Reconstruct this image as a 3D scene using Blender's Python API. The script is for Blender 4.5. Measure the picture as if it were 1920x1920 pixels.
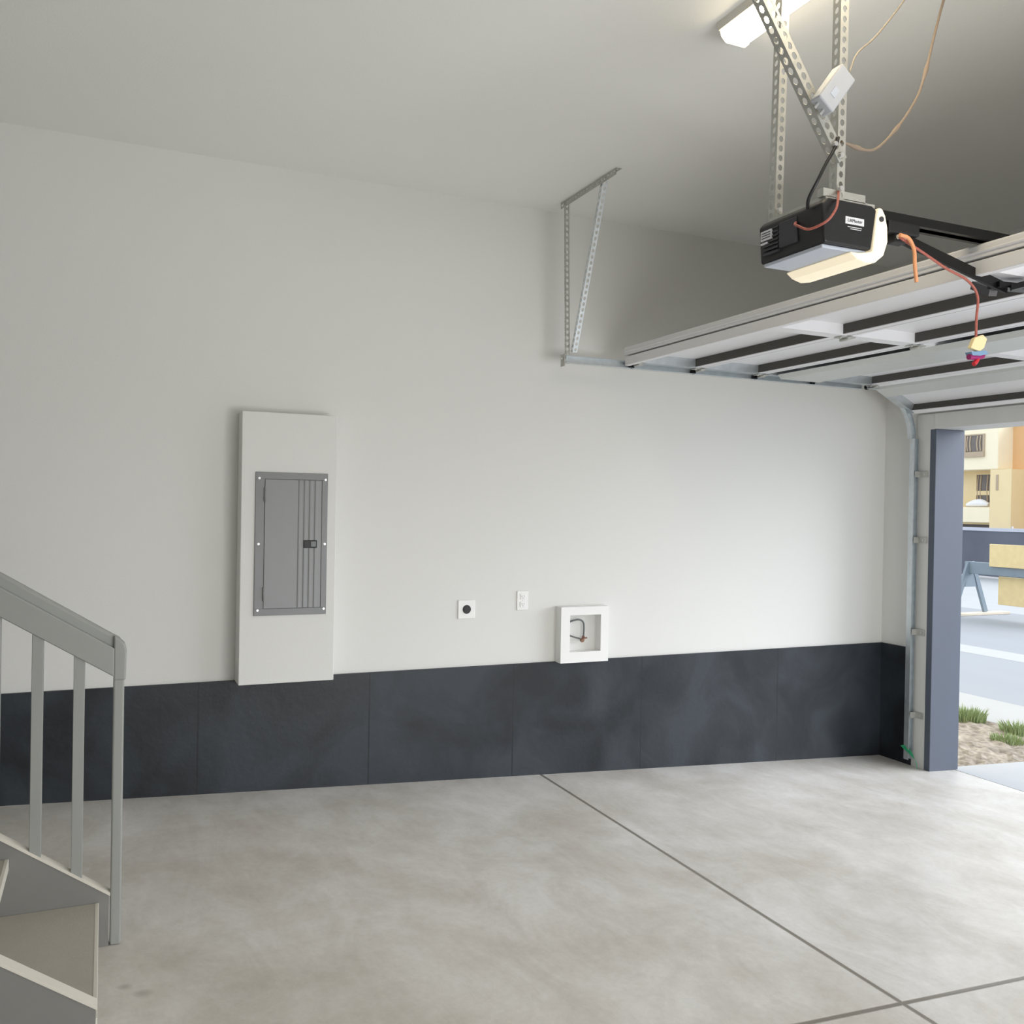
import bpy, bmesh, math, random
from mathutils import Vector, Matrix, Euler
random.seed(7)
for o in list(bpy.data.objects): bpy.data.objects.remove(o)
SC = bpy.context.scene
COL = SC.collection
S = 0.5535                      # floor level under the camera is z = 0

# ------------------------------------------------------------------ camera
cam_d = bpy.data.cameras.new('camera'); cam = bpy.data.objects.new('camera', cam_d); COL.objects.link(cam)
F = Vector((0.40543641, 0.91410017, -0.00649603)); Rr = Vector((0.91402334, -0.40527679, 0.01766535)); U = Vector((-0.01351521, 0.0130997, 0.99982285))
M = Matrix(((Rr.x, U.x, -F.x), (Rr.y, U.y, -F.y), (Rr.z, U.z, -F.z))).to_4x4()
M.translation = Vector((0, -4.959, 0.934 + S))
cam.matrix_world = M
cam_d.sensor_width = 36; cam_d.lens = 1721.65 / 1920 * 36; cam_d.clip_start = 0.05; cam_d.clip_end = 300
SC.camera = cam

# ------------------------------------------------------------------ world, sun, exposure
W = bpy.data.worlds.new('sky'); SC.world = W; W.use_nodes = True
nt = W.node_tree; nt.nodes.clear()
wo = nt.nodes.new('ShaderNodeOutputWorld'); bg = nt.nodes.new('ShaderNodeBackground')
bg.inputs['Color'].default_value = (0.86, 0.93, 1.0, 1); bg.inputs['Strength'].default_value = 1.15
nt.links.new(bg.outputs[0], wo.inputs[0])

def sun(name, direction, energy, angle, color):
    d = bpy.data.lights.new(name, 'SUN'); d.energy = energy; d.angle = math.radians(angle); d.color = color
    o = bpy.data.objects.new(name, d); COL.objects.link(o)
    o.rotation_euler = Vector(direction).to_track_quat('-Z', 'Y').to_euler(); o.location = (12, -8, 6)
sun('sun', (-0.80, 0.42, -0.46), 2.8, 55, (0.95, 0.975, 1.04))
# added fill lamp behind the camera to lift the interior; no opening there
def area(name, loc, target, sx, sy, power, color):
    d = bpy.data.lights.new(name, 'AREA'); d.shape = 'RECTANGLE'; d.size = sx; d.size_y = sy; d.energy = power; d.color = color
    o = bpy.data.objects.new(name, d); COL.objects.link(o); o.location = loc
    o.rotation_euler = (Vector(target) - Vector(loc)).to_track_quat('-Z', 'Y').to_euler()
area('added_fill', (2.0, -6.5, 0.85), (0.2, 0, 3.4), 4.0, 1.6, 134, (0.985, 0.985, 0.985))
SC.view_settings.view_transform = 'Standard'; SC.view_settings.look = 'None'
SC.view_settings.exposure = 0.55; SC.view_settings.gamma = 1; SC.view_settings.use_curve_mapping = False
SC.cycles.max_bounces = 10; SC.cycles.diffuse_bounces = 7

# ------------------------------------------------------------------ materials
def _new(name):
    m = bpy.data.materials.new(name); m.use_nodes = True
    return m, m.node_tree, m.node_tree.nodes['Principled BSDF']
def mat(name, col, rough=0.6, metal=0.0, var=0.06, scale=6.0, bump=0.0, bscale=80.0, emit=None, estr=0.0, stretch=(1, 1, 1), spec=0.5):
    m, n, b = _new(name)
    b.inputs['Roughness'].default_value = rough; b.inputs['Metallic'].default_value = metal
    b.inputs['Specular IOR Level'].default_value = spec
    tc = n.nodes.new('ShaderNodeTexCoord'); mp = n.nodes.new('ShaderNodeMapping'); mp.inputs['Scale'].default_value = stretch
    n.links.new(tc.outputs['Object'], mp.inputs['Vector'])
    no = n.nodes.new('ShaderNodeTexNoise'); no.inputs['Scale'].default_value = scale; no.inputs['Detail'].default_value = 5
    n.links.new(mp.outputs[0], no.inputs['Vector'])
    mx = n.nodes.new('ShaderNodeMix'); mx.data_type = 'RGBA'
    mx.inputs['A'].default_value = [c * (1 - var) for c in col] + [1]; mx.inputs['B'].default_value = [min(1, c * (1 + var)) for c in col] + [1]
    n.links.new(no.outputs['Fac'], mx.inputs['Factor']); n.links.new(mx.outputs['Result'], b.inputs['Base Color'])
    if bump:
        n2 = n.nodes.new('ShaderNodeTexNoise'); n2.inputs['Scale'].default_value = bscale; n2.inputs['Detail'].default_value = 3
        n.links.new(mp.outputs[0], n2.inputs['Vector'])
        bp = n.nodes.new('ShaderNodeBump'); bp.inputs['Strength'].default_value = bump; bp.inputs['Distance'].default_value = 0.004
        n.links.new(n2.outputs['Fac'], bp.inputs['Height']); n.links.new(bp.outputs[0], b.inputs['Normal'])
    if emit:
        b.inputs['Emission Color'].default_value = (*emit, 1); b.inputs['Emission Strength'].default_value = estr
    return m

def concrete_floor():
    m, n, b = _new('garage_concrete'); L = n.links.new
    tc = n.nodes.new('ShaderNodeTexCoord')
    def noise(scale, detail=6, rough=0.6, st=(1, 1, 1), dist=0.0):
        mp = n.nodes.new('ShaderNodeMapping'); mp.inputs['Scale'].default_value = st; L(tc.outputs['Object'], mp.inputs['Vector'])
        t = n.nodes.new('ShaderNodeTexNoise'); t.inputs['Scale'].default_value = scale; t.inputs['Detail'].default_value = detail
        t.inputs['Roughness'].default_value = rough; t.inputs['Distortion'].default_value = dist; L(mp.outputs[0], t.inputs['Vector']); return t.outputs['Fac']
    def ramp(fac, a, ca, c, cc):
        r = n.nodes.new('ShaderNodeValToRGB'); e = r.color_ramp.elements
        e[0].position = a; e[0].color = (*ca, 1); e[1].position = c; e[1].color = (*cc, 1); L(fac, r.inputs['Fac']); return r.outputs['Color']
    def mul(a, bb, f=1.0):
        x = n.nodes.new('ShaderNodeMix'); x.data_type = 'RGBA'; x.blend_type = 'MULTIPLY'; x.inputs['Factor'].default_value = f
        L(a, x.inputs['A']); L(bb, x.inputs['B']); return x.outputs['Result']
    c = ramp(noise(1.5, 8, 0.68, dist=0.3), 0.28, (0.50, 0.465, 0.41), 0.72, (0.74, 0.73, 0.715))
    c = mul(c, ramp(noise(3.5, 8, 0.7, (1.0, 0.45, 1), 1.2), 0.36, (0.86, 0.85, 0.83), 0.6, (1, 1, 1)))
    c = mul(c, ramp(noise(38, 4, 0.7), 0.30, (0.93, 0.93, 0.92), 0.6, (1, 1, 1)))
    sep = n.nodes.new('ShaderNodeSeparateXYZ'); L(tc.outputs['Object'], sep.inputs[0])
    def math_(op, a, bb):
        x = n.nodes.new('ShaderNodeMath'); x.operation = op
        for i, v in enumerate((a, bb)):
            if v is None: continue
            if isinstance(v, (int, float)): x.inputs[i].default_value = v
            else: L(v, x.inputs[i])
        return x.outputs[0]
    def line(axis, pos, half):
        d = math_('ABSOLUTE', math_('SUBTRACT', sep.outputs[axis], pos), None)
        mr = n.nodes.new('ShaderNodeMapRange'); mr.inputs['From Min'].default_value = half * 0.45; mr.inputs['From Max'].default_value = half
        mr.inputs['To Min'].default_value = 0; mr.inputs['To Max'].default_value = 1; L(d, mr.inputs['Value']); return mr.outputs[0]
    l1 = line(0, 2.412, 0.013); l2 = line(1, -2.745, 0.013)
    # slow wander of the saw cut is not needed: joints are straight
    mm = math_('MINIMUM', l1, l2)
    x = n.nodes.new('ShaderNodeMix'); x.data_type = 'RGBA'; x.inputs['A'].default_value = (0.20, 0.18, 0.15, 1); L(c, x.inputs['B']); L(mm, x.inputs['Factor'])
    # two small oil spots
    out = x.outputs['Result']
    for (sx, sy, r) in ((0.075, -1.93, 0.016), (0.125, -1.985, 0.020)):
        dx = math_('MULTIPLY', math_('SUBTRACT', sep.outputs[0], sx), 0.8); dy = math_('SUBTRACT', sep.outputs[1], sy)
        d = math_('SQRT', math_('ADD', math_('MULTIPLY', dx, dx), math_('MULTIPLY', dy, dy)), None)
        mr = n.nodes.new('ShaderNodeMapRange'); mr.inputs['From Min'].default_value = r * 0.4; mr.inputs['From Max'].default_value = r * 1.4
        mr.inputs['To Min'].default_value = 0.35; mr.inputs['To Max'].default_value = 0; L(d, mr.inputs['Value'])
        y = n.nodes.new('ShaderNodeMix'); y.data_type = 'RGBA'; L(out, y.inputs['A']); y.inputs['B'].default_value = (0.12, 0.10, 0.07, 1); L(mr.outputs[0], y.inputs['Factor']); out = y.outputs['Result']
    L(out, b.inputs['Base Color'])
    rr = n.nodes.new('ShaderNodeMapRange'); rr.inputs['To Min'].default_value = 0.28; rr.inputs['To Max'].default_value = 0.50; L(noise(2.2, 6), rr.inputs['Value']); L(rr.outputs[0], b.inputs['Roughness'])
    bp = n.nodes.new('ShaderNodeBump'); bp.inputs['Strength'].default_value = 0.35; bp.inputs['Distance'].default_value = 0.006
    h = math_('ADD', math_('MULTIPLY', noise(9, 6, 0.6, (1, 0.6, 1), 0.8), 0.6), mm); L(h, bp.inputs['Height']); L(bp.outputs[0], b.inputs['Normal'])
    return m

def stem_paint():
    m, n, b = _new('charcoal_painted_concrete'); L = n.links.new
    tc = n.nodes.new('ShaderNodeTexCoord')
    t = n.nodes.new('ShaderNodeTexNoise'); t.inputs['Scale'].default_value = 2.4; t.inputs['Detail'].default_value = 7; t.inputs['Distortion'].default_value = 0.8; L(tc.outputs['Object'], t.inputs['Vector'])
    r = n.nodes.new('ShaderNodeValToRGB'); e = r.color_ramp.elements
    e[0].position = 0.36; e[0].color = (0.013, 0.016, 0.020, 1); e[1].position = 0.64; e[1].color = (0.034, 0.041, 0.050, 1); L(t.outputs['Fac'], r.inputs['Fac'])
    sep = n.nodes.new('ShaderNodeSeparateXYZ'); L(tc.outputs['Object'], sep.inputs[0]); last = None
    for px in (0.452, 1.352, 2.223, 3.108, 4.185):
        a = n.nodes.new('ShaderNodeMath'); a.operation = 'SUBTRACT'; L(sep.outputs[0], a.inputs[0]); a.inputs[1].default_value = px
        c = n.nodes.new('ShaderNodeMath'); c.operation = 'ABSOLUTE'; L(a.outputs[0], c.inputs[0])
        mr = n.nodes.new('ShaderNodeMapRange'); mr.inputs['From Min'].default_value = 0.001; mr.inputs['From Max'].default_value = 0.006; L(c.outputs[0], mr.inputs['Value'])
        if last is None: last = mr.outputs[0]
        else:
            k = n.nodes.new('ShaderNodeMath'); k.operation = 'MINIMUM'; L(last, k.inputs[0]); L(mr.outputs[0], k.inputs[1]); last = k.outputs[0]
    x = n.nodes.new('ShaderNodeMix'); x.data_type = 'RGBA'; x.inputs['A'].default_value = (0.012, 0.014, 0.017, 1); L(r.outputs['Color'], x.inputs['B']); L(last, x.inputs['Factor']); L(x.outputs['Result'], b.inputs['Base Color'])
    mr = n.nodes.new('ShaderNodeMapRange'); mr.inputs['To Min'].default_value = 0.34; mr.inputs['To Max'].default_value = 0.58; L(t.outputs['Fac'], mr.inputs['Value']); L(mr.outputs[0], b.inputs['Roughness']); b.inputs['Specular IOR Level'].default_value = 0.35
    t2 = n.nodes.new('ShaderNodeTexNoise'); t2.inputs['Scale'].default_value = 30; t2.inputs['Detail'].default_value = 5; L(tc.outputs['Object'], t2.inputs['Vector'])
    bp = n.nodes.new('ShaderNodeBump'); bp.inputs['Strength'].default_value = 0.3; bp.inputs['Distance'].default_value = 0.004; L(t2.outputs['Fac'], bp.inputs['Height']); L(bp.outputs[0], b.inputs['Normal'])
    return m

def dirt_mat():
    m, n, b = _new('gravel_dirt'); L = n.links.new
    tc = n.nodes.new('ShaderNodeTexCoord'); t = n.nodes.new('ShaderNodeTexVoronoi'); t.inputs['Scale'].default_value = 22; L(tc.outputs['Object'], t.inputs['Vector'])
    t2 = n.nodes.new('ShaderNodeTexNoise'); t2.inputs['Scale'].default_value = 5; t2.inputs['Detail'].default_value = 6; L(tc.outputs['Object'], t2.inputs['Vector'])
    r = n.nodes.new('ShaderNodeValToRGB'); e = r.color_ramp.elements; e[0].position = 0.3; e[0].color = (0.27, 0.23, 0.18, 1); e[1].position = 0.7; e[1].color = (0.52, 0.45, 0.37, 1)
    L(t2.outputs['Fac'], r.inputs['Fac'])
    x = n.nodes.new('ShaderNodeMix'); x.data_type = 'RGBA'; x.blend_type = 'MULTIPLY'; x.inputs['Factor'].default_value = 0.6; L(r.outputs['Color'], x.inputs['A']); L(t.outputs['Distance'], x.inputs['B'])
    L(x.outputs['Result'], b.inputs['Base Color']); b.inputs['Roughness'].default_value = 0.95
    return m

MT = {
    'wall': mat('painted_drywall', (0.70, 0.70, 0.68), 0.75, var=0.012, scale=1.5, bump=0.10, bscale=140),
    'ceil': mat('ceiling_drywall', (0.83, 0.83, 0.80), 0.85, var=0.02, scale=2, bump=0.14, bscale=110),
    'trimw': mat('white_jamb_paint', (0.62, 0.62, 0.60), 0.55, var=0.04, scale=9, stretch=(1, 1, 0.2)),
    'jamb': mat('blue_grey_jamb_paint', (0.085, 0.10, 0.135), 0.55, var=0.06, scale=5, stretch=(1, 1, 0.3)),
    'galv': mat('galvanized_steel', (0.62, 0.66, 0.68), 0.38, 0.85, var=0.18, scale=22, bump=0.05),
    'galvd': mat('dull_galvanized_steel', (0.50, 0.50, 0.47), 0.50, 0.6, var=0.2, scale=30),
    'door': mat('white_door_steel', (0.74, 0.74, 0.76), 0.45, var=0.02, scale=12, stretch=(1, 0.1, 1)),
    'railshade': mat('painted_rail_shade', (0.060, 0.057, 0.050), 0.6, var=0.1, scale=10),  # near-black tone painting shade onto the white door's flange walls
    'strut': mat('grey_strut_steel', (0.58, 0.60, 0.58), 0.45, 0.3, var=0.04, scale=12),
    'black': mat('black_plastic', (0.012, 0.012, 0.014), 0.42, var=0.2, scale=20),
    'blackm': mat('black_steel', (0.010, 0.010, 0.010), 0.35, 0.3, var=0.2, scale=10),
    'plate': mat('grey_painted_plate', (0.50, 0.54, 0.62), 0.5, var=0.03),
    'label': mat('white_label', (0.75, 0.76, 0.80), 0.5, var=0.03),
    'ink': mat('dark_ink', (0.05, 0.05, 0.06), 0.6),
    'lens': mat('cream_light_lens', (0.85, 0.80, 0.66), 0.3, var=0.03, emit=(1.0, 0.84, 0.56), estr=0.30),
    'panelg': mat('grey_enamel', (0.24, 0.245, 0.25), 0.42, var=0.04, scale=8),
    'panelr': mat('grey_enamel_frame', (0.20, 0.205, 0.21), 0.42, var=0.04, scale=8),
    'white': mat('white_plastic', (0.82, 0.82, 0.81), 0.4, var=0.01),
    'case': mat('pale_grey_plastic', (0.46, 0.48, 0.52), 0.45, var=0.02),
    'socket': mat('black_socket', (0.01, 0.01, 0.012), 0.5),
    'screw': mat('zinc_screw', (0.6, 0.6, 0.6), 0.35, 0.7),
    'copper': mat('copper_pipe', (0.22, 0.12, 0.08), 0.45, 0.6, var=0.3, scale=40),
    'pipe': mat('grey_pipe', (0.13, 0.14, 0.14), 0.45, 0.3),
    'rail': mat('grey_rail_paint', (0.29, 0.30, 0.285), 0.5, var=0.05, scale=7),
    'tread': mat('tan_tread_paint', (0.42, 0.395, 0.345), 0.65, var=0.07, scale=20, bump=0.1, bscale=200),
    'string': mat('grey_stringer_paint', (0.20, 0.20, 0.19), 0.6, var=0.05),
    'edge': mat('cream_edge_trim', (0.66, 0.63, 0.56), 0.5, var=0.04),
    'red': mat('red_handle_plastic', (0.62, 0.02, 0.03), 0.4),
    'maroon': mat('magenta_tag', (0.30, 0.01, 0.13), 0.5),
    'yellow': mat('cream_yellow_tag', (0.90, 0.74, 0.42), 0.6),
    'bluetag': mat('blue_tag', (0.20, 0.33, 0.50), 0.6),
    'redwire': mat('red_bell_wire', (0.42, 0.12, 0.09), 0.5, var=0.5, scale=150),
    'orange': mat('orange_cord', (0.80, 0.36, 0.17), 0.55, var=0.1, scale=80),
    'wirew': mat('beige_cable', (0.26, 0.20, 0.15), 0.5, var=0.25, scale=8),
    'wirep': mat('pale_cable', (0.28, 0.24, 0.19), 0.5, var=0.1),
    'glow': mat('fluorescent_lens', (0.9, 0.85, 0.7), 0.4, emit=(1.0, 0.84, 0.58), estr=9.0),
    'fixture': mat('fixture_enamel', (0.75, 0.73, 0.66), 0.5),
    'green': mat('green_leaf', (0.03, 0.42, 0.19), 0.4, var=0.4, scale=60),
    'drive': mat('driveway_concrete', (0.40, 0.41, 0.42), 0.8, var=0.06, scale=3),
    'walk': mat('sidewalk_concrete', (0.40, 0.40, 0.39), 0.85, var=0.05, scale=3),
    'road': mat('grey_road', (0.30, 0.315, 0.34), 0.9, var=0.05, scale=1.5, stretch=(1, 0.2, 1)),
    'gutter': mat('pale_gutter', (0.42, 0.43, 0.43), 0.85, var=0.04),
    'screen': mat('navy_fence_screen', (0.12, 0.13, 0.165), 0.9, var=0.25, scale=1.2),
    'screenw': mat('pale_screen_hem', (0.50, 0.52, 0.60), 0.8),
    'horse': mat('grey_sawhorse', (0.20, 0.25, 0.30), 0.6, var=0.1),
    'ply': mat('yellow_plywood', (0.72, 0.58, 0.32), 0.8, var=0.12, scale=9),
    'lumber': mat('bleached_lumber', (0.62, 0.55, 0.45), 0.8, var=0.1, scale=5),
    'grass': mat('grass_blades', (0.27, 0.34, 0.16), 0.8, var=0.3, scale=30),
    'hcream': mat('cream_sheathing', (0.80, 0.66, 0.40), 0.9, var=0.04, scale=2),
    'hpale': mat('pale_cream_sheathing', (0.88, 0.80, 0.60), 0.9, var=0.03, scale=2),
    'horange': mat('orange_sheathing', (0.72, 0.45, 0.23), 0.9, var=0.05, scale=2),
    'hdark': mat('dark_window_glass', (0.14, 0.12, 0.11), 0.3, var=0.2, scale=3),
    'hframe': mat('tan_window_trim', (0.45, 0.36, 0.26), 0.8),
    'hwhite': mat('white_bag', (0.80, 0.80, 0.82), 0.8),
    'floor': concrete_floor(), 'stem': stem_paint(), 'dirt': dirt_mat(),
}

# ------------------------------------------------------------------ helpers (coordinates measured from the top of the dark stem wall; S lifts them)
def V(x, y, z): return Vector((x, y, z + S))
def box(bm, x0, x1, y0, y1, z0, z1):
    v = [bm.verts.new(V(x, y, z)) for x in (x0, x1) for y in (y0, y1) for z in (z0, z1)]
    for f in ((0, 1, 3, 2), (4, 6, 7, 5), (0, 4, 5, 1), (2, 3, 7, 6), (0, 2, 6, 4), (1, 5, 7, 3)): bm.faces.new([v[i] for i in f])
    return v
def hexa(bm, pts):              # eight points: bottom four then top four (world)
    v = [bm.verts.new(p) for p in pts]
    for f in ((0, 3, 2, 1), (4, 5, 6, 7), (0, 1, 5, 4), (1, 2, 6, 5), (2, 3, 7, 6), (3, 0, 4, 7)): bm.faces.new([v[i] for i in f])
def prism(bm, prof, ax, a, b):  # closed profile of 2D points extruded along axis ax from a to b
    def P(p, t):
        if ax == 0: return V(t, p[0], p[1])
        if ax == 1: return V(p[0], t, p[1])
        return V(p[0], p[1], t)
    A = [bm.verts.new(P(p, a)) for p in prof]; B = [bm.verts.new(P(p, b)) for p in prof]; n = len(prof)
    bm.faces.new(A); bm.faces.new(B[::-1])
    for i in range(n): bm.faces.new([A[i], B[i], B[(i + 1) % n], A[(i + 1) % n]])
def smooth_path(pts, k=8):
    P = [Vector(p) for p in pts]; P = [2 * P[0] - P[1]] + P + [2 * P[-1] - P[-2]]; out = []
    for i in range(1, len(P) - 2):
        a, b, c, d = P[i - 1:i + 3]
        for j in range(k):
            t = j / k
            out.append(0.5 * ((2 * b) + (c - a) * t + (2 * a - 5 * b + 4 * c - d) * t * t + (3 * b - a - 3 * c + d) * t ** 3))
    out.append(P[-2]); return out
def tube(bm, pts, r, seg=8, smooth=True, k=8):
    P = smooth_path([V(*p) for p in pts], k) if smooth and len(pts) > 2 else [V(*p) for p in pts]
    rings = []; up = None
    for i, p in enumerate(P):
        t = (P[min(i + 1, len(P) - 1)] - P[max(i - 1, 0)]).normalized()
        if up is None: up = t.orthogonal().normalized()
        up = (up - t * up.dot(t)).normalized(); s = t.cross(up)
        rr = r(i / (len(P) - 1)) if callable(r) else r
        rings.append([bm.verts.new(p + (up * math.cos(a) + s * math.sin(a)) * rr) for a in [2 * math.pi * j / seg for j in range(seg)]])
    for A, B in zip(rings, rings[1:]):
        for j in range(seg):
            f = bm.faces.new([A[j], A[(j + 1) % seg], B[(j + 1) % seg], B[j]]); f.smooth = True
    bm.faces.new(rings[0][::-1]); bm.faces.new(rings[-1])
def disc(bm, c, axis, r, h, seg=20, r2=None):     # short cylinder or cone from point c along axis
    c = V(*c); ax = Vector(axis).normalized(); u = ax.orthogonal().normalized(); w = ax.cross(u); r2 = r if r2 is None else r2
    A = [bm.verts.new(c + (u * math.cos(a) + w * math.sin(a)) * r) for a in [2 * math.pi * j / seg for j in range(seg)]]
    B = [bm.verts.new(c + ax * h + (u * math.cos(a) + w * math.sin(a)) * r2) for a in [2 * math.pi * j / seg for j in range(seg)]]
    bm.faces.new(A[::-1]); bm.faces.new(B)
    for j in range(seg): bm.faces.new([A[j], A[(j + 1) % seg], B[(j + 1) % seg], B[j]])
def bar(bm, p0, p1, w, h, up=(0, 0, 1)):          # rectangular bar between two points
    a, b = V(*p0), V(*p1); t = (b - a).normalized(); up = Vector(up); s = t.cross(up).normalized() * w / 2; n = s.cross(t).normalized() * h / 2
    hexa(bm, [a - s - n, a + s - n, b + s - n, b - s - n, a - s + n, a + s + n, b + s + n, b - s + n])
def perf(bm, p0, p1, u, width=0.034, pitch=0.032, th=0.0022, hr=0.0085):   # strip with a row of real holes
    a, b = V(*p0), V(*p1); t = (b - a); L = t.length; t.normalize(); u = Vector(u); u = (u - t * u.dot(t)).normalized(); nn = t.cross(u)
    n = max(1, int(L / pitch)); q = L / n; quads = []
    cache = {}
    def vv(x, y, z):
        k = (round(x, 5), round(y, 5), round(z, 5))
        if k not in cache: cache[k] = bm.verts.new(a + t * x + u * y + nn * z)
        return cache[k]
    for i in range(n):
        cx = (i + .5) * q; cy = width / 2; x0, x1 = i * q, (i + 1) * q
        outer = [(x1, cy), (x1, width), (cx, width), (x0, width), (x0, cy), (x0, 0), (cx, 0), (x1, 0)]
        inner = [(cx + hr * 1.25 * math.cos(j * math.pi / 4), cy + hr * math.sin(j * math.pi / 4)) for j in range(8)]
        for z, flip in ((0, False), (th, True)):
            for j in range(8):
                k = (j + 1) % 8
                f = [vv(*outer[j], z), vv(*outer[k], z), vv(*inner[k], z), vv(*inner[j], z)]
                bm.faces.new(f if flip else f[::-1])
        for j in range(8):
            k = (j + 1) % 8
            bm.faces.new([vv(*inner[j], 0), vv(*inner[k], 0), vv(*inner[k], th), vv(*inner[j], th)])
        bm.faces.new([vv(x0, 0, 0), vv(cx, 0, 0), vv(cx, 0, th), vv(x0, 0, th)]); bm.faces.new([vv(cx, 0, 0), vv(x1, 0, 0), vv(x1, 0, th), vv(cx, 0, th)])
        bm.faces.new([vv(x0, width, 0), vv(x0, width, th), vv(cx, width, th), vv(cx, width, 0)]); bm.faces.new([vv(cx, width, 0), vv(cx, width, th), vv(x1, width, th), vv(x1, width, 0)])

def root_of(o):
    p = Vector((0, 0, 0))
    while o is not None: p += o.location; o = o.parent
    return p
def obj(name, bm, m, parent=None, bevel=0.0, label=None):
    bmesh.ops.recalc_face_normals(bm, faces=bm.faces)
    if parent is not None: base = root_of(parent)
    else:
        xs = [v.co for v in bm.verts]
        base = Vector(((min(c.x for c in xs) + max(c.x for c in xs)) / 2, (min(c.y for c in xs) + max(c.y for c in xs)) / 2, min(c.z for c in xs)))
    me = bpy.data.meshes.new(name)
    for v in bm.verts: v.co -= base
    bm.to_mesh(me); bm.free()
    o = bpy.data.objects.new(name, me); COL.objects.link(o); me.materials.append(MT[m] if isinstance(m, str) else m)
    if parent is not None: o.parent = parent
    else: o.location = base
    if bevel:
        b = o.modifiers.new('bevel', 'BEVEL'); b.width = bevel; b.segments = 3; b.limit_method = 'ANGLE'
    if label: o['label'] = label
    return o
def tag(o, label, cat, group=None):
    o['label'] = label; o['category'] = cat
    if group: o['group'] = group
    return o
def thing(name, loc, label, cat, group=None):
    o = bpy.data.objects.new(name, None); COL.objects.link(o); o.location = V(*loc); o.empty_display_size = 0.1
    return tag(o, label, cat, group)
def struct(name, bm, m, label=None, **k):
    o = obj(name, bm, m, None, **k); o['kind'] = 'structure'
    if label: o['label'] = label
    return o
def world_mesh(o):               # keep object coordinates equal to world coordinates (for patterns measured in metres)
    for v in o.data.vertices: v.co += o.location
    o.location = (0, 0, 0); return o
B = bmesh.new

# ------------------------------------------------------------------ setting: garage shell
CZ = 2.70; XB = -3.6; XF = 5.13; XO = 5.35; YR = -6.6; OY0 = -0.43; OY1 = -4.86; OZ = 1.51
def fz(x): return -S - 0.05 * x
bm = B()
hexa(bm, [V(XB - .2, YR - .2, fz(XB - .2) - .15), V(XO + .02, YR - .2, fz(XO) - .15), V(XO + .02, 0.2, fz(XO) - .15), V(XB - .2, 0.2, fz(XB - .2) - .15),
          V(XB - .2, YR - .2, fz(XB - .2)), V(XO, YR - .2, fz(XO)), V(XO, 0.2, fz(XO)), V(XB - .2, 0.2, fz(XB - .2))])
world_mesh(struct('floor', bm, 'floor', 'troweled grey concrete garage floor with sawn joints'))
bm = B(); box(bm, XB - .2, XO, YR - .2, 0.2, CZ, CZ + .2); struct('ceiling', bm, 'ceil', 'off-white drywall garage ceiling')
bm = B(); box(bm, XB - .2, XO, 0, 0.2, 0, CZ); struct('wall_left', bm, 'wall', 'long white painted wall above the charcoal stem wall')
bm = B(); box(bm, XB - .2, XO, -0.012, 0.2, -1.0, 0); world_mesh(struct('baseboard_left', bm, 'stem', 'charcoal painted concrete stem wall'))
bm = B(); box(bm, XF, XO, OY0 + .02, 0, 0, CZ); box(bm, XF, XO, OY1 - .02, OY0 + .02, OZ + .09, CZ); box(bm, XF, XO, YR, OY1 - .02, -1, CZ)
struct('wall_front', bm, 'wall', 'white wall around the garage door opening')
bm = B(); box(bm, XF - .012, XF + .01, -0.30, -0.012, -1.0, 0); box(bm, XF + .01, XO, OY0 + .02, -0.012, -1.0, 0); world_mesh(struct('baseboard_front', bm, 'stem', 'charcoal stem wall return beside the door jamb'))
bm = B(); box(bm, XB - .2, XB, YR, 0, -1, CZ); struct('wall_back', bm, 'wall', 'white wall at the back of the garage')
bm = B(); box(bm, XB - .2, XO, YR - .2, YR, -1, CZ); struct('wall_right', bm, 'wall', 'white wall opposite the panel wall')
# jamb and header boards
bm = B(); box(bm, XF - .018, XF + .0, -0.445, -0.30, fz(XF), OZ + .10); o = struct('trim_1', bm, 'trimw', 'white board on the inside of the left door jamb', bevel=.003)
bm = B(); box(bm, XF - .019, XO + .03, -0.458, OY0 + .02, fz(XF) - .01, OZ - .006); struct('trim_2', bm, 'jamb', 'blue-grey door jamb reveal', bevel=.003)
bm = B(); box(bm, XF - .022, XF, OY1 - .14, -0.445, OZ - .005, OZ + .10); struct('trim_3', bm, 'trimw', 'white header board above the door opening', bevel=.003)
bm = B(); box(bm, XF, XO + .03, OY1 + .02, OY0 - .015, OZ - .005, OZ + .09); struct('trim_4', bm, 'trimw', 'underside board of the door header')
bm = B(); box(bm, XF - .022, XO + .03, OY1 - .14, OY1 + .02, fz(XF) - .01, OZ - .005); struct('trim_5', bm, 'trimw', 'right door jamb board')

# ------------------------------------------------------------------ setting: outside ground
GZ = -0.95
def quad(bm, pts, th=.1):
    hexa(bm, [V(x, y, z - th) for x, y, z in pts] + [V(x, y, z) for x, y, z in pts])
bm = B(); quad(bm, [(XO + .02, -14, fz(XO) - .004), (7.25, -14, -.915), (7.25, -0.38, -.915), (XO + .02, -0.38, fz(XO) - .004)]); struct('driveway', bm, 'drive', 'pale concrete driveway apron')
bm = B(); n1, n2 = 34, 90; g = []
for i in range(n1 + 1):
    row = []
    for j in range(n2 + 1):
        x = XO + .02 + (7.25 - XO - .02) * i / n1; y = -0.38 + 10 * (j / n2) ** 1.4
        e = 0 if (i in (0, n1) or j == 0) else 1
        row.append(bm.verts.new(V(x, y, -.832 - .043 * (x - XO) + e * random.uniform(-.012, .014))))
    g.append(row)
for i in range(n1):
    for j in range(n2): bm.faces.new([g[i][j], g[i + 1][j], g[i + 1][j + 1], g[i][j + 1]])
struct('dirt_strip', bm, 'dirt', 'bare gravelly dirt strip beside the driveway')
bm = B(); box(bm, 7.25, 8.15, -16, 20, -1.1, -.915); struct('sidewalk', bm, 'walk', 'pale concrete sidewalk along the street', bevel=.01)
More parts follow.
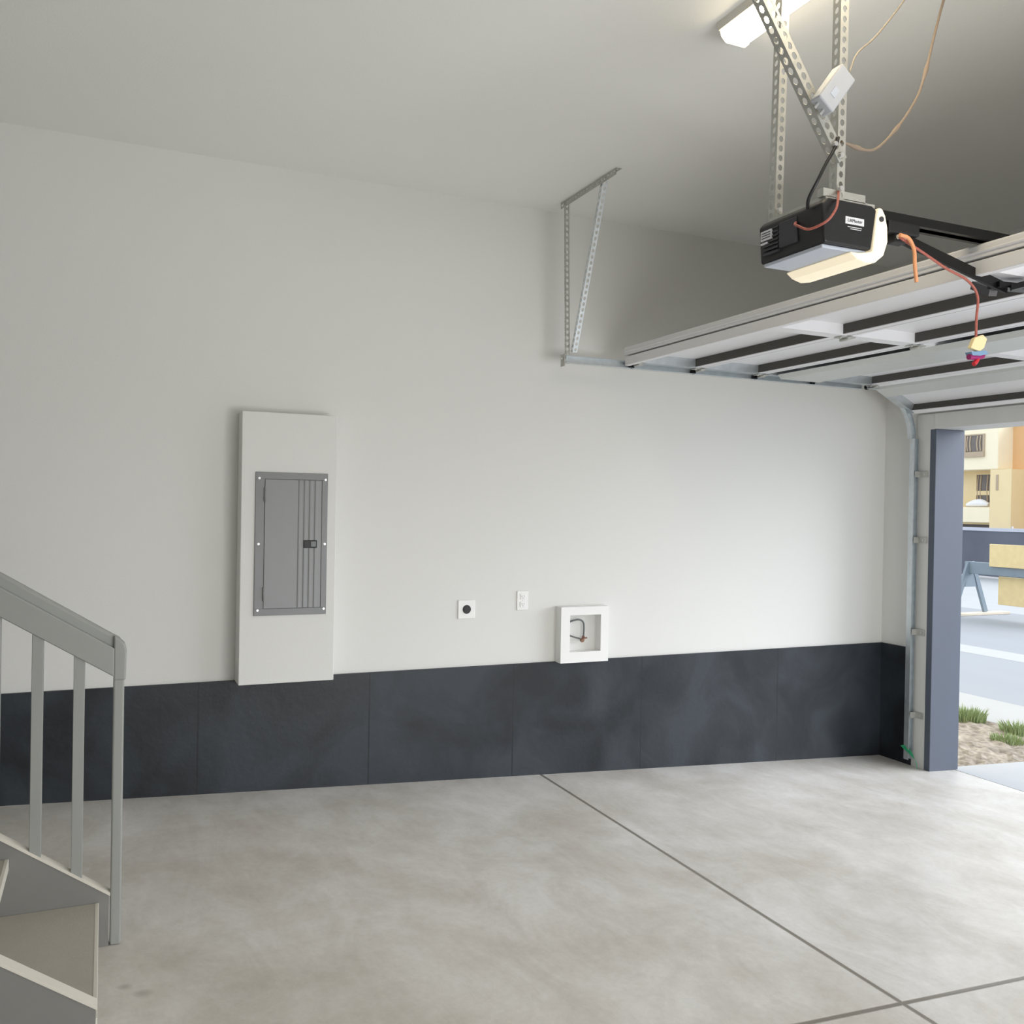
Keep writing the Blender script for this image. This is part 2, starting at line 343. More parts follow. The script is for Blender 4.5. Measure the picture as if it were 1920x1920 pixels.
bm = B(); box(bm, 8.15, 10.75, -30, 45, -1.15, GZ); struct('road_near', bm, 'road', 'grey road lane nearest the driveway')
bm = B(); box(bm, 10.75, 11.35, -30, 45, -1.15, GZ + .002); struct('gutter_strip', bm, 'gutter', 'white concrete gutter strip across the road')
bm = B(); box(bm, 11.35, 15.9, -30, 45, -1.15, GZ); struct('road_far', bm, 'road', 'grey road lane beyond the white strip')
bm = B(); box(bm, 15.9, 60, -30, 70, -1.15, GZ); struct('construction_lot', bm, 'drive', 'pale paved lot in front of the screened fence')
bm = B(); box(bm, XO, XO + .04, OY0 + .05, 9, -.86, 4.2); struct('wall_outside', bm, 'hpale', 'outside face of the garage beside the opening')

# ------------------------------------------------------------------ house across the street
t = thing('house', (36, 22, GZ), 'cream and orange half-built house across the street', 'house')
bm = B(); box(bm, 34, 40, 21.86, 34, 2.82, 6.6); 
obj('upper_wall', bm, 'hpale', t, bevel=.05, label='pale cream projecting upper storey')
bm = B(); box(bm, 34.9, 40, 22.02, 34, .58, 2.82); obj('wall', bm, 'hcream', t)
bm = B(); box(bm, 34, 34.9, 21.2, 22.19, GZ, 2.82); obj('column', bm, 'hcream', t)
bm = B(); box(bm, 34, 34.25, 22.19, 30, .58, 1.24); obj('balcony_parapet', bm, 'hpale', t, bevel=.03)
bm = B(); box(bm, 34.25, 34.9, 22.19, 30, .50, .62); obj('balcony_floor', bm, 'hcream', t)
bm = B(); box(bm, 35.2, 40, 22.19, 30, GZ, .58); obj('garage_opening', bm, 'hdark', t, label='dark garage opening under the balcony')
bm = B(); box(bm, 34.9, 46, -6, 22.02, GZ, 4.78); obj('side_wall', bm, 'horange', t, label='orange sheathed side wing')
bm = B(); box(bm, 34.75, 46.2, -6.2, 21.84, 4.78, 4.9); obj('roof_edge', bm, 'hwhite', t)
def hwin(x, y0, y1, z0, z1, sill=True, rail=None):
    bm = B(); fw = .09
    box(bm, x - .05, x + .02, y0 - fw, y1 + fw, z1, z1 + fw * .6); box(bm, x - .05, x + .02, y0 - fw, y0, z0, z1); box(bm, x - .05, x + .02, y1, y1 + fw, z0, z1)
    if sill: box(bm, x - .10, x + .02, y0 - fw, y1 + fw, z0 - .22, z0)
    if rail: box(bm, x - .05, x + .02, y0, y1, rail - .09, rail + .09)
    f = obj('window', bm, 'hframe' if rail is None else 'hcream', t)
    bm = B(); box(bm, x - .02, x + .01, y0, y1, z0, z1); p = obj('pane', bm, 'hdark', f)
    bm = B()
    for k in (.12, .30, .72, .9):
        yy = y0 + (y1 - y0) * k; tube(bm, [(x - .028, yy, z0 + .02), (x - .03, yy + .04, (z0 + z1) / 2), (x - .028, yy, z1 - .02)], .035, 6)
    obj('curtain', bm, 'hframe', f)
hwin(34.0, 22.56, 23.39, 3.60, 4.30); hwin(34.9, 22.75, 23.55, 1.46, 2.66, False, 1.86)
bm = B(); box(bm, 33.97, 34.02, 21.80, 21.90, 1.95, 2.6); obj('downspout', bm, 'hframe', t)
bm = B(); tube(bm, [(34.35, 22.5, 1.28), (34.35, 23.0, 1.36), (34.35, 23.6, 1.27)], lambda u: .08 + .10 * math.sin(math.pi * u), 10); obj('white_bag', bm, 'hwhite'); tag(bpy.data.objects['white_bag'], 'white bag lying on the balcony parapet of the house', 'bag'); bpy.data.objects['white_bag'].location.z = S + 1.235

# ------------------------------------------------------------------ screened construction fence
t = thing('construction_fence', (24, 15, GZ), 'navy screened construction fence in front of the house', 'fence')
bm = B(); n = 110; vs = []
for i in range(n + 1):
    y = -14 + 40 * i / n; w = .03 * math.sin(i * 1.3) + .02 * math.sin(i * .47)
    vs.append([bm.verts.new(V(24 + w, y, GZ + .05)), bm.verts.new(V(24 + w * .3, y, .46)), bm.verts.new(V(24.02 + w * .3, y, .46)), bm.verts.new(V(24.02 + w, y, GZ + .05))])
for a, b in zip(vs, vs[1:]):
    for k in range(4): bm.faces.new([a[k], a[(k + 1) % 4], b[(k + 1) % 4], b[k]])
obj('screen', bm, 'screen', t)
bm = B(); box(bm, 23.97, 24.05, -14, 26, .44, .54); obj('top_hem', bm, 'screenw', t, label='pale top edge of the screen')
for i in range(14):
    bm = B(); tube(bm, [(24.06, -13.5 + 3 * i, GZ), (24.06, -13.5 + 3 * i, .6)], .03, 8, False); obj('post', bm, 'galvd', t)

# ------------------------------------------------------------------ barricade
t = thing('sawhorse', (14.8, 6.2, GZ), 'grey A-frame sawhorse barricade standing on the road', 'sawhorse')
bm = B(); box(bm, 14.74, 14.84, 4.7, 7.32, -.17, .05); obj('beam', bm, 'horse', t, bevel=.01)
for y in (7.24, 4.9):
    for sx in (-1, 1):
        bm = B(); bar(bm, (14.8 + sx * .04, y, .04), (14.8 + sx * .42, y, GZ + (.045 if y > 7 else 0)), .09, .05, (0, 1, 0)); obj('leg', bm, 'horse', t)
    bm = B(); prism(bm, [(14.73, -.13), (14.87, -.13), (14.95, -.42), (14.65, -.42)], 1, y - .015, y + .015); obj('gusset', bm, 'horse', t)
bm = B(); box(bm, 14.69, 14.735, 4.9, 6.76, -.01, .40); tag(obj('plywood_board', bm, 'ply', None, bevel=.01), 'yellow plywood board leaning above the sawhorse beam', 'board')
bm = B(); box(bm, 14.86, 14.90, 4.95, 6.70, -.70, -.19); tag(obj('plywood_board', bm, 'ply', None, bevel=.01), 'yellow plywood board hanging below the sawhorse beam', 'board')
bm = B(); box(bm, 13.6, 15.75, 7.12, 7.32, GZ + .002, GZ + .045); tag(obj('lumber_plank', bm, 'lumber', None, bevel=.005), 'bleached plank on the road under the sawhorse feet', 'plank')

# ------------------------------------------------------------------ grass tufts
def tuft(x, y, r, h, n, label):
    bm = B(); z0 = -.832 - .043 * (x - XO) - .01
    for i in range(n):
        a = random.uniform(0, 6.28); d = r * math.sqrt(random.random()); hh = h * random.uniform(.4, 1); l = random.uniform(.1, .55) * hh
        px, py = x + d * math.cos(a), y + d * math.sin(a); b = random.uniform(0, 3.14); w = .006
        dx, dy = math.cos(a) * l, math.sin(a) * l
        A = [bm.verts.new(V(px - w * math.cos(b), py - w * math.sin(b), z0)), bm.verts.new(V(px + w * math.cos(b), py + w * math.sin(b), z0)),
             bm.verts.new(V(px + dx * .4 + w * .7 * math.cos(b), py + dy * .4 + w * .7 * math.sin(b), z0 + hh * .65)), bm.verts.new(V(px + dx * .4 - w * .7 * math.cos(b), py + dy * .4 - w * .7 * math.sin(b), z0 + hh * .65)),
             bm.verts.new(V(px + dx, py + dy, z0 + hh))]
        bm.faces.new(A[:4]); bm.faces.new([A[3], A[2], A[4]])
    tag(obj('grass_tuft', bm, 'grass'), label, 'grass', 'grass tufts on the dirt strip')
tuft(7.08, .88, .15, .13, 420, 'green grass tuft beside the sidewalk, nearest the door jamb')
tuft(6.66, .14, .13, .07, 260, 'small low grass tuft in the middle of the dirt strip')
tuft(7.07, .36, .14, .11, 360, 'grass tuft at the right photo edge beside the sidewalk')

# ------------------------------------------------------------------ electrical box-out and breaker panel
bm = B(); box(bm, .632, 1.12, -.14, 0, -.004, 1.394)
tag(obj('wall_box_out', bm, 'wall', None, bevel=.004), 'tall white painted box-out on the wall around the grey breaker panel', 'panel box')
t = thing('breaker_panel', (.885, -.14, .346), 'grey metal breaker panel set in the white box-out', 'electrical panel')
x0, x1, z0, z1 = .702, 1.072, .349, 1.086
bm = B(); y = -.14
for (a, b, c, d) in ((x0, x1, z0, z0 + .035), (x0, x1, z1 - .035, z1), (x0, x0 + .045, z0 + .035, z1 - .035), (x1 - .03, x1, z0 + .035, z1 - .035)): box(bm, a, b, y - .008, y, c, d)
box(bm, x0 + .02, x1 - .02, y - .003, y, z0 + .02, z1 - .02)
obj('cover', bm, 'panelr', t, bevel=.0015)
bm = B(); dx0, dx1, dz0, dz1 = x0 + .048, x1 - .033, z0 + .038, z1 - .038
prof = [(dx0, y - .003), (dx1, y - .003), (dx1, y - .010)]
ribs = [dx1 - .018 - i * .028 for i in range(5)]
for i, r in enumerate(ribs[:4]):
    prof += [(r, y - .010), (r - .006, y - .013), (r - .014, y - .013), (r - .020, y - .010)]
prof += [(dx0 + .16, y - .010), (dx0, y - .010)]
prism(bm, prof, 2, dz0, dz1); dr = obj('door', bm, 'panelg', t)
bm = B(); box(bm, .948, 1.018, y - .017, y - .009, .697, .737); la = obj('latch', bm, 'socket', dr, bevel=.003)
bm = B(); box(bm, .985, 1.012, y - .019, y - .016, .703, .731); obj('latch_button', bm, 'pipe', dr, bevel=.002)
for hz_ in (.46, .97):
    bm = B(); tube(bm, [(dx0 - .002, y - .012, hz_ - .035), (dx0 - .002, y - .012, hz_ + .035)], .005, 8, False); obj('hinge', bm, 'panelr', t)
for sx in (x0 + .018, x1 - .013):
    for sz in (z0 + .028, .717, z1 - .032):
        bm = B(); disc(bm, (sx, y - .007, sz), (0, -1, 0), .008, .004, 16, .006); obj('screw', bm, 'screw', t)

# ------------------------------------------------------------------ outlets
t = thing('dryer_outlet', (1.92, 0, .276), 'white plate with one round black socket on the wall', 'outlet')
bm = B(); box(bm, 1.868, 1.972, -.008, 0, .278, .386); obj('faceplate', bm, 'white', t, bevel=.003)
bm = B(); disc(bm, (1.921, -.007, .332), (0, -1, 0), .026, .006, 28, .024); disc(bm, (1.921, -.012, .332), (0, -1, 0), .017, .003, 28); obj('socket', bm, 'socket', t)
t = thing('wall_outlet', (2.276, 0, .317), 'small white duplex outlet left of the white water box', 'outlet')
bm = B(); box(bm, 2.240, 2.312, -.007, 0, .317, .431); obj('faceplate', bm, 'white', t, bevel=.003)
for zc in (.352, .397):
    bm = B(); box(bm, 2.259, 2.293, -.011, -.006, zc - .017, zc + .017); s = obj('socket', bm, 'white', t, bevel=.004)
    bm = B()
    for dx in (-.007, .007): box(bm, 2.276 + dx - .0012, 2.276 + dx + .0012, -.0116, -.0105, zc - .002, zc + .008)
    disc(bm, (2.276, -.0105, zc - .008), (0, -1, 0), .0025, .001, 10); obj('slots', bm, 'panelr', s)
bm = B(); disc(bm, (2.276, -.006, .3745), (0, -1, 0), .003, .002, 12)
obj('screw', bm, 'screw', t)

# ------------------------------------------------------------------ water box with pipe
t = thing('water_box', (2.66, -.03, -.002), 'white framed recessed wall box with a bent pipe inside, on the charcoal stem wall', 'utility box')
bx0, bx1, bz0, bz1 = 2.500, 2.826, -.002, .334; ix0, ix1, iz0, iz1 = 2.560, 2.772, .062, .284
bm = B()
for (a, b, c, d) in ((bx0, bx1, bz0, iz0), (bx0, bx1, iz1, bz1), (bx0, ix0, iz0, iz1), (ix1, bx1, iz0, iz1)): box(bm, a, b, -.075, -.0, c, d)
bmesh.ops.remove_doubles(bm, verts=bm.verts, dist=.0001)
obj('frame', bm, 'white', t)
bm = B(); box(bm, ix0, ix1, -.008, -.0, iz0, iz1); obj('back_panel', bm, 'wall', t)
t = thing('water_pipe', (2.66, -.03, .10), 'dark looped pipe with copper valve inside the white wall box', 'pipe')
bm = B(); tube(bm, [(2.572, -.012, .228), (2.595, -.035, .246), (2.640, -.040, .252), (2.668, -.040, .236), (2.674, -.04, .20), (2.672, -.04, .148)], .0055, 8)
tube(bm, [(2.575, -.012, .162), (2.60, -.032, .150), (2.648, -.040, .136)], .0045, 8); obj('pipe', bm, 'pipe', t)
bm = B(); tube(bm, [(2.672, -.04, .152), (2.670, -.04, .138), (2.655, -.04, .118)], .009, 8); tube(bm, [(2.645, -.05, .134), (2.69, -.05, .142)], .005, 8, False); disc(bm, (2.66, -.04, .128), (0, -1, 0), .012, .014, 12)
obj('valve', bm, 'copper', t, label='brown copper valve end')

# ------------------------------------------------------------------ left door track
TY0, TY1 = -.245, -.215
t = thing('door_track', (4.0, -.23, fz(XF)), 'galvanized door track running along the wall and curving down beside the opening', 'door track')
def uprof(path, name, par, ya=TY0, yb=TY1, h=.042, th=.003):
    """C-shaped rail swept along a path in the XZ plane; the open side faces the door"""
    bm = B(); rows = []
    prof = [(ya - .006, -.5), (ya - .006, -.38), (ya - .010, -.5), (yb, -.5), (yb, .5), (ya, .5), (ya, .38), (yb - th, .38), (yb - th, -.38), (ya, -.38)]
    prof = [(ya, -.5), (yb, -.5), (yb, .5), (ya, .5), (ya, .5 - .07), (yb - th, .5 - .07), (yb - th, -.5 + .07), (ya, -.5 + .07)]
    for i, p in enumerate(path):
        a = path[max(i - 1, 0)]; b = path[min(i + 1, len(path) - 1)]; d = Vector((b[0] - a[0], b[1] - a[1])).normalized(); nrm = Vector((-d.y, d.x))
        rows.append([bm.verts.new(V(p[0] + nrm.x * q * h, yy, p[1] + nrm.y * q * h)) for yy, q in prof])
    for A, Bb in zip(rows, rows[1:]):
        for k in range(len(prof)): bm.faces.new([A[k], A[(k + 1) % len(prof)], Bb[(k + 1) % len(prof)], Bb[k]])
    bm.faces.new(rows[0]); bm.faces.new(rows[-1][::-1])
    return obj(name, bm, 'galv', par)
TZ = 1.785; R_ = .34; cx, cz = 4.74, TZ - R_
uprof([(2.415, TZ + .002), (4.68, TZ)], 'horizontal_track', t)
uprof([(4.68, TZ)] + [(cx + R_ * math.sin(a), cz + R_ * math.cos(a)) for a in [math.pi / 2 * i / 14 for i in range(15)]], 'curved_track', t, ya=-.30, yb=-.265)
uprof([(cx + R_, cz), (cx + R_, fz(XF) + .05)], 'vertical_track', t, ya=-.325, yb=-.285)
for z in (-.45, .12, .75, 1.2):
    bm = B(); box(bm, cx + R_ - .02, XF - .022, -.335, -.332, z - .02, z + .02); box(bm, XF - .026, XF - .022, -.40, -.332, z - .02, z + .02)
    k = obj('jamb_bracket', bm, 'galvd', t)
    bm = B(); disc(bm, (XF - .026, -.375, z), (-1, 0, 0), .007, .006, 6); obj('bolt', bm, 'screw', k)
t2 = t
bm = B(); perf(bm, (2.40, -.17, CZ - .002), (2.40, -.80, CZ - .002), (1, 0, 0)); perf(bm, (2.40, -.17, CZ - .002), (2.40, -.80, CZ - .002), (0, 0, -1)); obj('ceiling_angle', bm, 'galvd', t2)
bm = B(); perf(bm, (2.403, -.212, CZ - .01), (2.425, -.212, TZ - .02), (1, 0, 0), .030); perf(bm, (2.403, -.212, CZ - .01), (2.425, -.212, TZ - .02), (0, -1, 0), .018); obj('hanger_strap', bm, 'galvd', t2)
bm = B(); perf(bm, (2.408, -.655, CZ - .01), (2.445, -.262, TZ + .04), (1, 0, 0), .030); perf(bm, (2.408, -.655, CZ - .01), (2.445, -.262, TZ + .04), (0, 1, .4), .022); obj('diagonal_strap', bm, 'galv', t2)
bm = B(); box(bm, 2.402, 2.406, -.25, -.20, TZ - .04, TZ + .03); obj('end_plate', bm, 'galvd', t2)
for (x, y, z) in ((2.40, -.225, TZ + .005), (2.40, -.215, CZ - .02), (2.40, -.66, CZ - .02)):
    bm = B(); disc(bm, (x, y, z), (-1, 0, 0), .008, .008, 6); obj('bolt', bm, 'screw', t2)

# ------------------------------------------------------------------ sectional garage door, open overhead
t = thing('garage_door', (3.9, -2.64, 1.60), 'open white steel sectional garage door hanging overhead', 'garage door')
DY0, DY1 = -.262, -5.02; LZ = 1.792; SK = .052
ends = [(2.83, LZ), (3.30, LZ), (3.77, LZ), (4.24, LZ), (4.71, LZ - .004), (5.07, 1.612)]
stiles = [DY0 - .035, -1.50, -2.64, -3.78, DY1 + .035]
for i in range(5):
    (ax, az), (bx_, bz) = ends[i], ends[i + 1]
    d = Vector((bx_ - ax, bz - az)); L = d.length - .006; d.normalize(); nn = Vector((-d.y, d.x))   # nn points to the outer skin side
    def Q(s, h): return (ax + d.x * s + nn.x * h, az + d.y * s + nn.y * h)
    lip = .042; g = .002
    prof = [Q(0, 0), Q(lip, 0), Q(lip, g), Q(g, g), Q(g, SK - g), Q(L - g, SK - g), Q(L - g, g), Q(L - lip, g), Q(L - lip, 0), Q(L, 0), Q(L, SK), Q(0, SK)]
    # far lip wall: closed channel so that its inner face looks back into the room
    prof = [Q(0, 0), Q(lip * .6, 0), Q(lip * .6, SK - g), Q(L - lip, SK - g), Q(L - lip, 0), Q(L, 0), Q(L, SK), Q(0, SK)]
    bm = B(); prism(bm, prof, 1, DY0, DY1); sec = obj('door_section', bm, 'door', t)
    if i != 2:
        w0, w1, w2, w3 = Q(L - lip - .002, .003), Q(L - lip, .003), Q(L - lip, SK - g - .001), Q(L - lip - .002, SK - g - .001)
        bm = B(); prism(bm, [w0, w1, w2, w3], 1, DY0, DY1); obj('rail_shade_strip', bm, 'railshade', sec, label='dark strip painting the shade on the inner rail face')  # thin dark strip: shade on the far flange wall put into the colour
    for k, sy in enumerate(stiles):
        w = .03 if k in (0, 4) else .04
        a1, a2, a3, a4 = Q(lip * .3, -.0025), Q(L - lip * .3, -.0025), Q(L - lip * .3, SK - g), Q(lip * .3, SK - g)
        bm = B(); hexa(bm, [V(a1[0], sy - w, a1[1]), V(a2[0], sy - w, a2[1]), V(a2[0], sy + w, a2[1]), V(a1[0], sy + w, a1[1]),
                            V(a4[0], sy - w, a4[1]), V(a3[0], sy - w, a3[1]), V(a3[0], sy + w, a3[1]), V(a4[0], sy + w, a4[1])])
        obj('stile', bm, 'galv' if k in (0, 4) else 'door', sec)
# hinges, rollers
for i, (hx, hz_) in enumerate(ends[:-1]):
    for k, sy in enumerate(stiles):
        if i == 0 and k not in (0, 4): continue
        xx = hx + (.03 if i == 0 else 0)
        bm = B(); bar(bm, (xx - .045, sy, hz_ - .006), (xx + .045, sy, hz_ - .006), .05, .004); tube(bm, [(xx, sy - .03, hz_ - .014), (xx, sy + .03, hz_ - .014)], .008, 8, False)
        for q in (-.028, .028): disc(bm, (xx + q, sy, hz_ - .008), (0, 0, -1), .006, .005, 6)
        hg = obj('hinge', bm, 'galvd', t)
    for s, yy in ((1, DY0), (-1, DY1)):
        bm = B(); tube(bm, [(xx, yy - s * .05, TZ - .004), (xx, yy + s * .032, TZ - .004)], .005, 8, False); disc(bm, (xx, yy + s * .022, TZ - .004), (0, s, 0), .017, .014, 16); obj('roller', bm, 'blackm', t)
def strut_prof(x, z, w=.075, h=.045, f=.018):
    a = w / 2 - f; return [(x - w / 2, z), (x - a, z), (x - a * .75, z - h), (x + a * .75, z - h), (x + a, z), (x + w / 2, z), (x + w / 2, z - .002), (x + a + .002, z - .002), (x + a * .75 + .002, z - h - .002), (x - a * .75 - .002, z - h - .002), (x - a - .002, z - .002), (x - w / 2, z - .002)]
bm = B(); prism(bm, [(2.795, 1.835), (2.795, 1.878), (2.805, 1.886), (2.90, 1.886), (2.90, 1.846), (2.83, 1.846), (2.83, 1.835)], 1, DY0 + .012, DY1); prism(bm, [(2.788, 1.852), (2.795, 1.848), (2.795, 1.862), (2.788, 1.858)], 1, DY0 + .012, DY1)
obj('strut', bm, 'door', t, bevel=.004)
bm = B(); prism(bm, [(2.795, 1.775), (2.795, 1.826), (2.83, 1.832), (2.83, 1.775)], 1, DY0, DY1); obj('top_rail', bm, 'door', t, bevel=.004)
bm = B(); prism(bm, [(3.86, LZ - .002), (3.885, LZ - .028), (4.185, LZ - .028), (4.215, LZ - .002)], 1, DY0 - .08, DY1 + .08); obj('strut', bm, 'strut', t, label='wide grey strut across the middle section')
bm = B(); prism(bm, [(4.735, LZ - .008), (4.74, LZ - .032), (4.83, LZ - .075), (4.85, LZ - .06)], 1, DY0 - .02, DY1 + .02); obj('strut', bm, 'strut', t)
# opener bracket on the door
bm = B(); bar(bm, (2.90, -2.64, 1.755), (3.22, -2.64, 1.77), .05, .02); bar(bm, (2.95, -2.60, 1.745), (3.0, -2.48, 1.80), .03, .03); bar(bm, (2.95, -2.67, 1.745), (3.10, -2.80, 1.79), .03, .02)
obj('operator_bracket', bm, 'blackm', t, label='black bracket where the opener arm meets the door')

# ------------------------------------------------------------------ garage door opener
t = thing('garage_door_opener', (2.1, -2.64, 1.74), 'black garage door opener with cream light lens hanging from the ceiling', 'garage door opener')
OX0, OX1, OYa, OYb, OZ0, OZ1 = 1.985, 2.185, -2.775, -2.475, 1.755, 1.895
bm = B(); prism(bm, [(OX0 + .01, OZ0), (OX1, OZ0), (OX1 + .02, OZ1 - .01), (OX1, OZ1), (OX0 + .02, OZ1), (OX0, OZ1 - .02)], 1, OYa, OYb); obj('body', bm, 'black', t, bevel=.008)
bm = B(); box(bm, OX0 + .03, OX1 + .03, OYa + .02, OYb - .02, OZ1, OZ1 + .012); box(bm, OX0 + .02, OX1 - .01, OYa + .02, OYa + .045, OZ1 + .01, OZ1 + .035); obj('mount_plate', bm, 'galvd', t)
bm = B(); box(bm, OX0 + .012, OX1 - .01, OYa + .012, OYb - .015, OZ0 - .012, OZ0); obj('bottom_plate', bm, 'plate', t, bevel=.004, label='pale grey bottom plate')
# recess, grille and stickers on the back face
bm = B(); box(bm, OX0 - .003, OX0 + .02, -2.66, -2.58, OZ0 + .03, OZ1 - .03); obj('terminal_panel', bm, 'ink', t, bevel=.003)
bm = B()
for i in range(7): box(bm, OX0 - .002, OX0 + .012, -2.575, -2.50, OZ0 + .022 + i * .013, OZ0 + .027 + i * .013)
obj('vent_grille', bm, 'ink', t)
bm = B(); box(bm, OX0 - .004, OX0 + .011, -2.545, -2.492, OZ0 + .070, OZ0 + .102); s = obj('sticker', bm, 'label', t, label='small white back sticker')
bm = B()
for i in range(3): box(bm, OX0 - .005, OX0 - .003, -2.54, -2.497, OZ0 + .077 + i * .008, OZ0 + .0795 + i * .008)
obj('fine_print', bm, 'ink', s)
bm = B(); box(bm, OX0 - .004, OX0 + .011, -2.525, -2.492, OZ0 + .058, OZ0 + .064); obj('sticker', bm, 'label', t)
bm = B(); box(bm, 2.075, 2.150, OYa - .002, OYa + .001, 1.824, 1.846); lab = obj('label_plate', bm, 'label', t, label='white brand label')
def text(body, size, loc, parent, m, rz=0.0, name='lettering'):
    c = bpy.data.curves.new(name, 'FONT'); c.body = body; c.size = size; c.extrude = .0004; c.align_x = 'CENTER'; c.align_y = 'CENTER'
    tmp = bpy.data.objects.new(name + '_c', c); COL.objects.link(tmp)
    dg = bpy.context.evaluated_depsgraph_get(); me = bpy.data.meshes.new_from_object(tmp.evaluated_get(dg)); bpy.data.objects.remove(tmp)
    me.transform(Matrix.Rotation(rz, 4, 'Z') @ Matrix.Rotation(math.pi / 2, 4, 'X')); me.materials.clear(); me.materials.append(MT[m])
    o = bpy.data.objects.new(name, me); COL.objects.link(o); o.parent = parent; o.location = V(*loc) - root_of(parent); return o
text('LiftMaster', .0145, (2.1125, OYa - .0026, 1.835), lab, 'ink')
bm = B(); box(bm, 2.085, 2.142, OYa - .0015, OYa + .001, 1.8145, 1.8165); box(bm, 2.095, 2.140, OYa - .0015, OYa + .001, 1.809, 1.8108); obj('fine_print', bm, 'label', t)
# curved light lens wrapping the front end
bm = B(); 
ring = [(2.188, 1.752), (2.150, 1.742), (2.08, 1.742), (2.00, 1.741), (2.03, 1.716), (2.09, 1.700), (2.16, 1.697), (2.215, 1.716), (2.250, 1.760), (2.258, 1.82), (2.245, 1.868), (2.228, 1.893), (2.210, 1.895), (2.198, 1.86)]
ring = [(2.190, 1.752), (2.135, 1.742), (2.10, 1.741), (2.128, 1.722), (2.165, 1.713), (2.205, 1.720), (2.238, 1.745), (2.254, 1.79), (2.252, 1.835), (2.242, 1.872), (2.228, 1.893), (2.212, 1.893), (2.203, 1.86)]
prism(bm, ring, 1, OYa, OYb); ln = obj('light_lens', bm, 'lens', t, bevel=.006, label='cream curved light lens')
bm = B(); disc(bm, (2.222, OYa - .0, 1.857), (0, -1, 0), .0085, .004, 20); obj('lens_screw', bm, 'ink', t)
# rail, sprocket, trolley, arm
bm = B(); box(bm, 2.24, XF - .03, -2.655, -2.625, 1.902, 1.94); box(bm, 2.24, XF - .03, -2.672, -2.608, 1.902, 1.908); obj('rail', bm, 'blackm', t)
bm = B(); box(bm, XF - .06, XF, -2.70, -2.58, 1.88, 1.97); obj('header_bracket', bm, 'galvd', t)
bm = B(); box(bm, 2.20, 2.32, -2.68, -2.60, 1.86, 1.915); disc(bm, (2.30, -2.64, 1.875), (0, 0, 1), .04, .03, 20); obj('sprocket_cover', bm, 'black', t, bevel=.01)
bm = B(); box(bm, 2.36, 2.50, -2.675, -2.605, 1.865, 1.905); box(bm, 2.40, 2.46, -2.66, -2.62, 1.84, 1.87); tr = obj('trolley', bm, 'black', t, bevel=.006)
for q in (2.40, 2.425): 
    bm = B(); disc(bm, (q, -2.675, 1.852), (0, -1, 0), .008, .012, 8); obj('bolt', bm, 'edge', tr)
bm = B(); bar(bm, (2.43, -2.645, 1.865), (2.96, -2.645, 1.748), .012, .036); obj('arm', bm, 'blackm', t)

# ------------------------------------------------------------------ opener hanger frame
t = thing('opener_hanger', (2.05, -2.64, 1.90), 'perforated galvanized angle irons holding the opener up to the ceiling', 'hanger frame')
def angle(p0, p1, u, v, w=.032, m='galvd', hr=.0085, name='angle_iron'):
    bm = B(); perf(bm, p0, p1, u, w, hr=hr); perf(bm, p0, p1, v, w, hr=hr); return obj(name, bm, m, t)
angle((2.035, -2.51, 2.70), (2.020, -2.51, 1.90), (1, 0, 0), (0, 1, 0))
angle((2.060, -2.755, 2.70), (2.055, -2.755, 1.90), (1, 0, 0), (0, 1, 0))
angle((1.565, -2.765, 2.70), (2.055, -2.765, 2.010), (0, 1, 0), (.8, 0, .6), .036, hr=.0095, name='diagonal_brace')
bm = B(); perf(bm, (2.03, -2.9, 2.698), (2.03, -2.35, 2.698), (1, 0, 0)); obj('ceiling_angle', bm, 'galvd', t)
for (x, y, z) in ((2.055, -2.77, 2.03), (2.03, -2.77, 2.06), (2.06, -2.765, 1.93), (2.03, -2.52, 1.93)):
    bm = B(); disc(bm, (x, y, z), (0, -1, 0), .008, .010, 6); obj('bolt', bm, 'screw', t)

# ------------------------------------------------------------------ white plug-in box on the brace
t = thing('receiver_box', (1.99, -2.81, 2.20), 'small white plug-in box tilted against the diagonal brace above the opener', 'electrical box')
c = V(1.988, -2.805, 2.203); a = math.radians(53); ux = Vector((math.cos(a), 0, math.sin(a))); uz = Vector((-math.sin(a), 0, math.cos(a))); uy = Vector((0, 1, 0))
def obox(bm, c, ex, ey, ez, hx, hy, hz): hexa(bm, [c - ex * hx - ey * hy - ez * hz, c + ex * hx - ey * hy - ez * hz, c + ex * hx + ey * hy - ez * hz, c - ex * hx + ey * hy - ez * hz, c - ex * hx - ey * hy + ez * hz, c + ex * hx - ey * hy + ez * hz, c + ex * hx + ey * hy + ez * hz, c - ex * hx + ey * hy + ez * hz])
bm = B(); obox(bm, c, ux, uy, uz, .072, .022, .034); obj('case', bm, 'case', t, bevel=.006)
bm = B(); obox(bm, c - ux * .02 - uy * .0225, ux, uy, uz, .016, .001, .010); obj('marking', bm, 'plate', t)
for q in (-.012, .014):
    bm = B(); obox(bm, c - ux * .082 + uz * q, ux, uy, uz, .011, .0015, .0035); obj('prong', bm, 'screw', t)

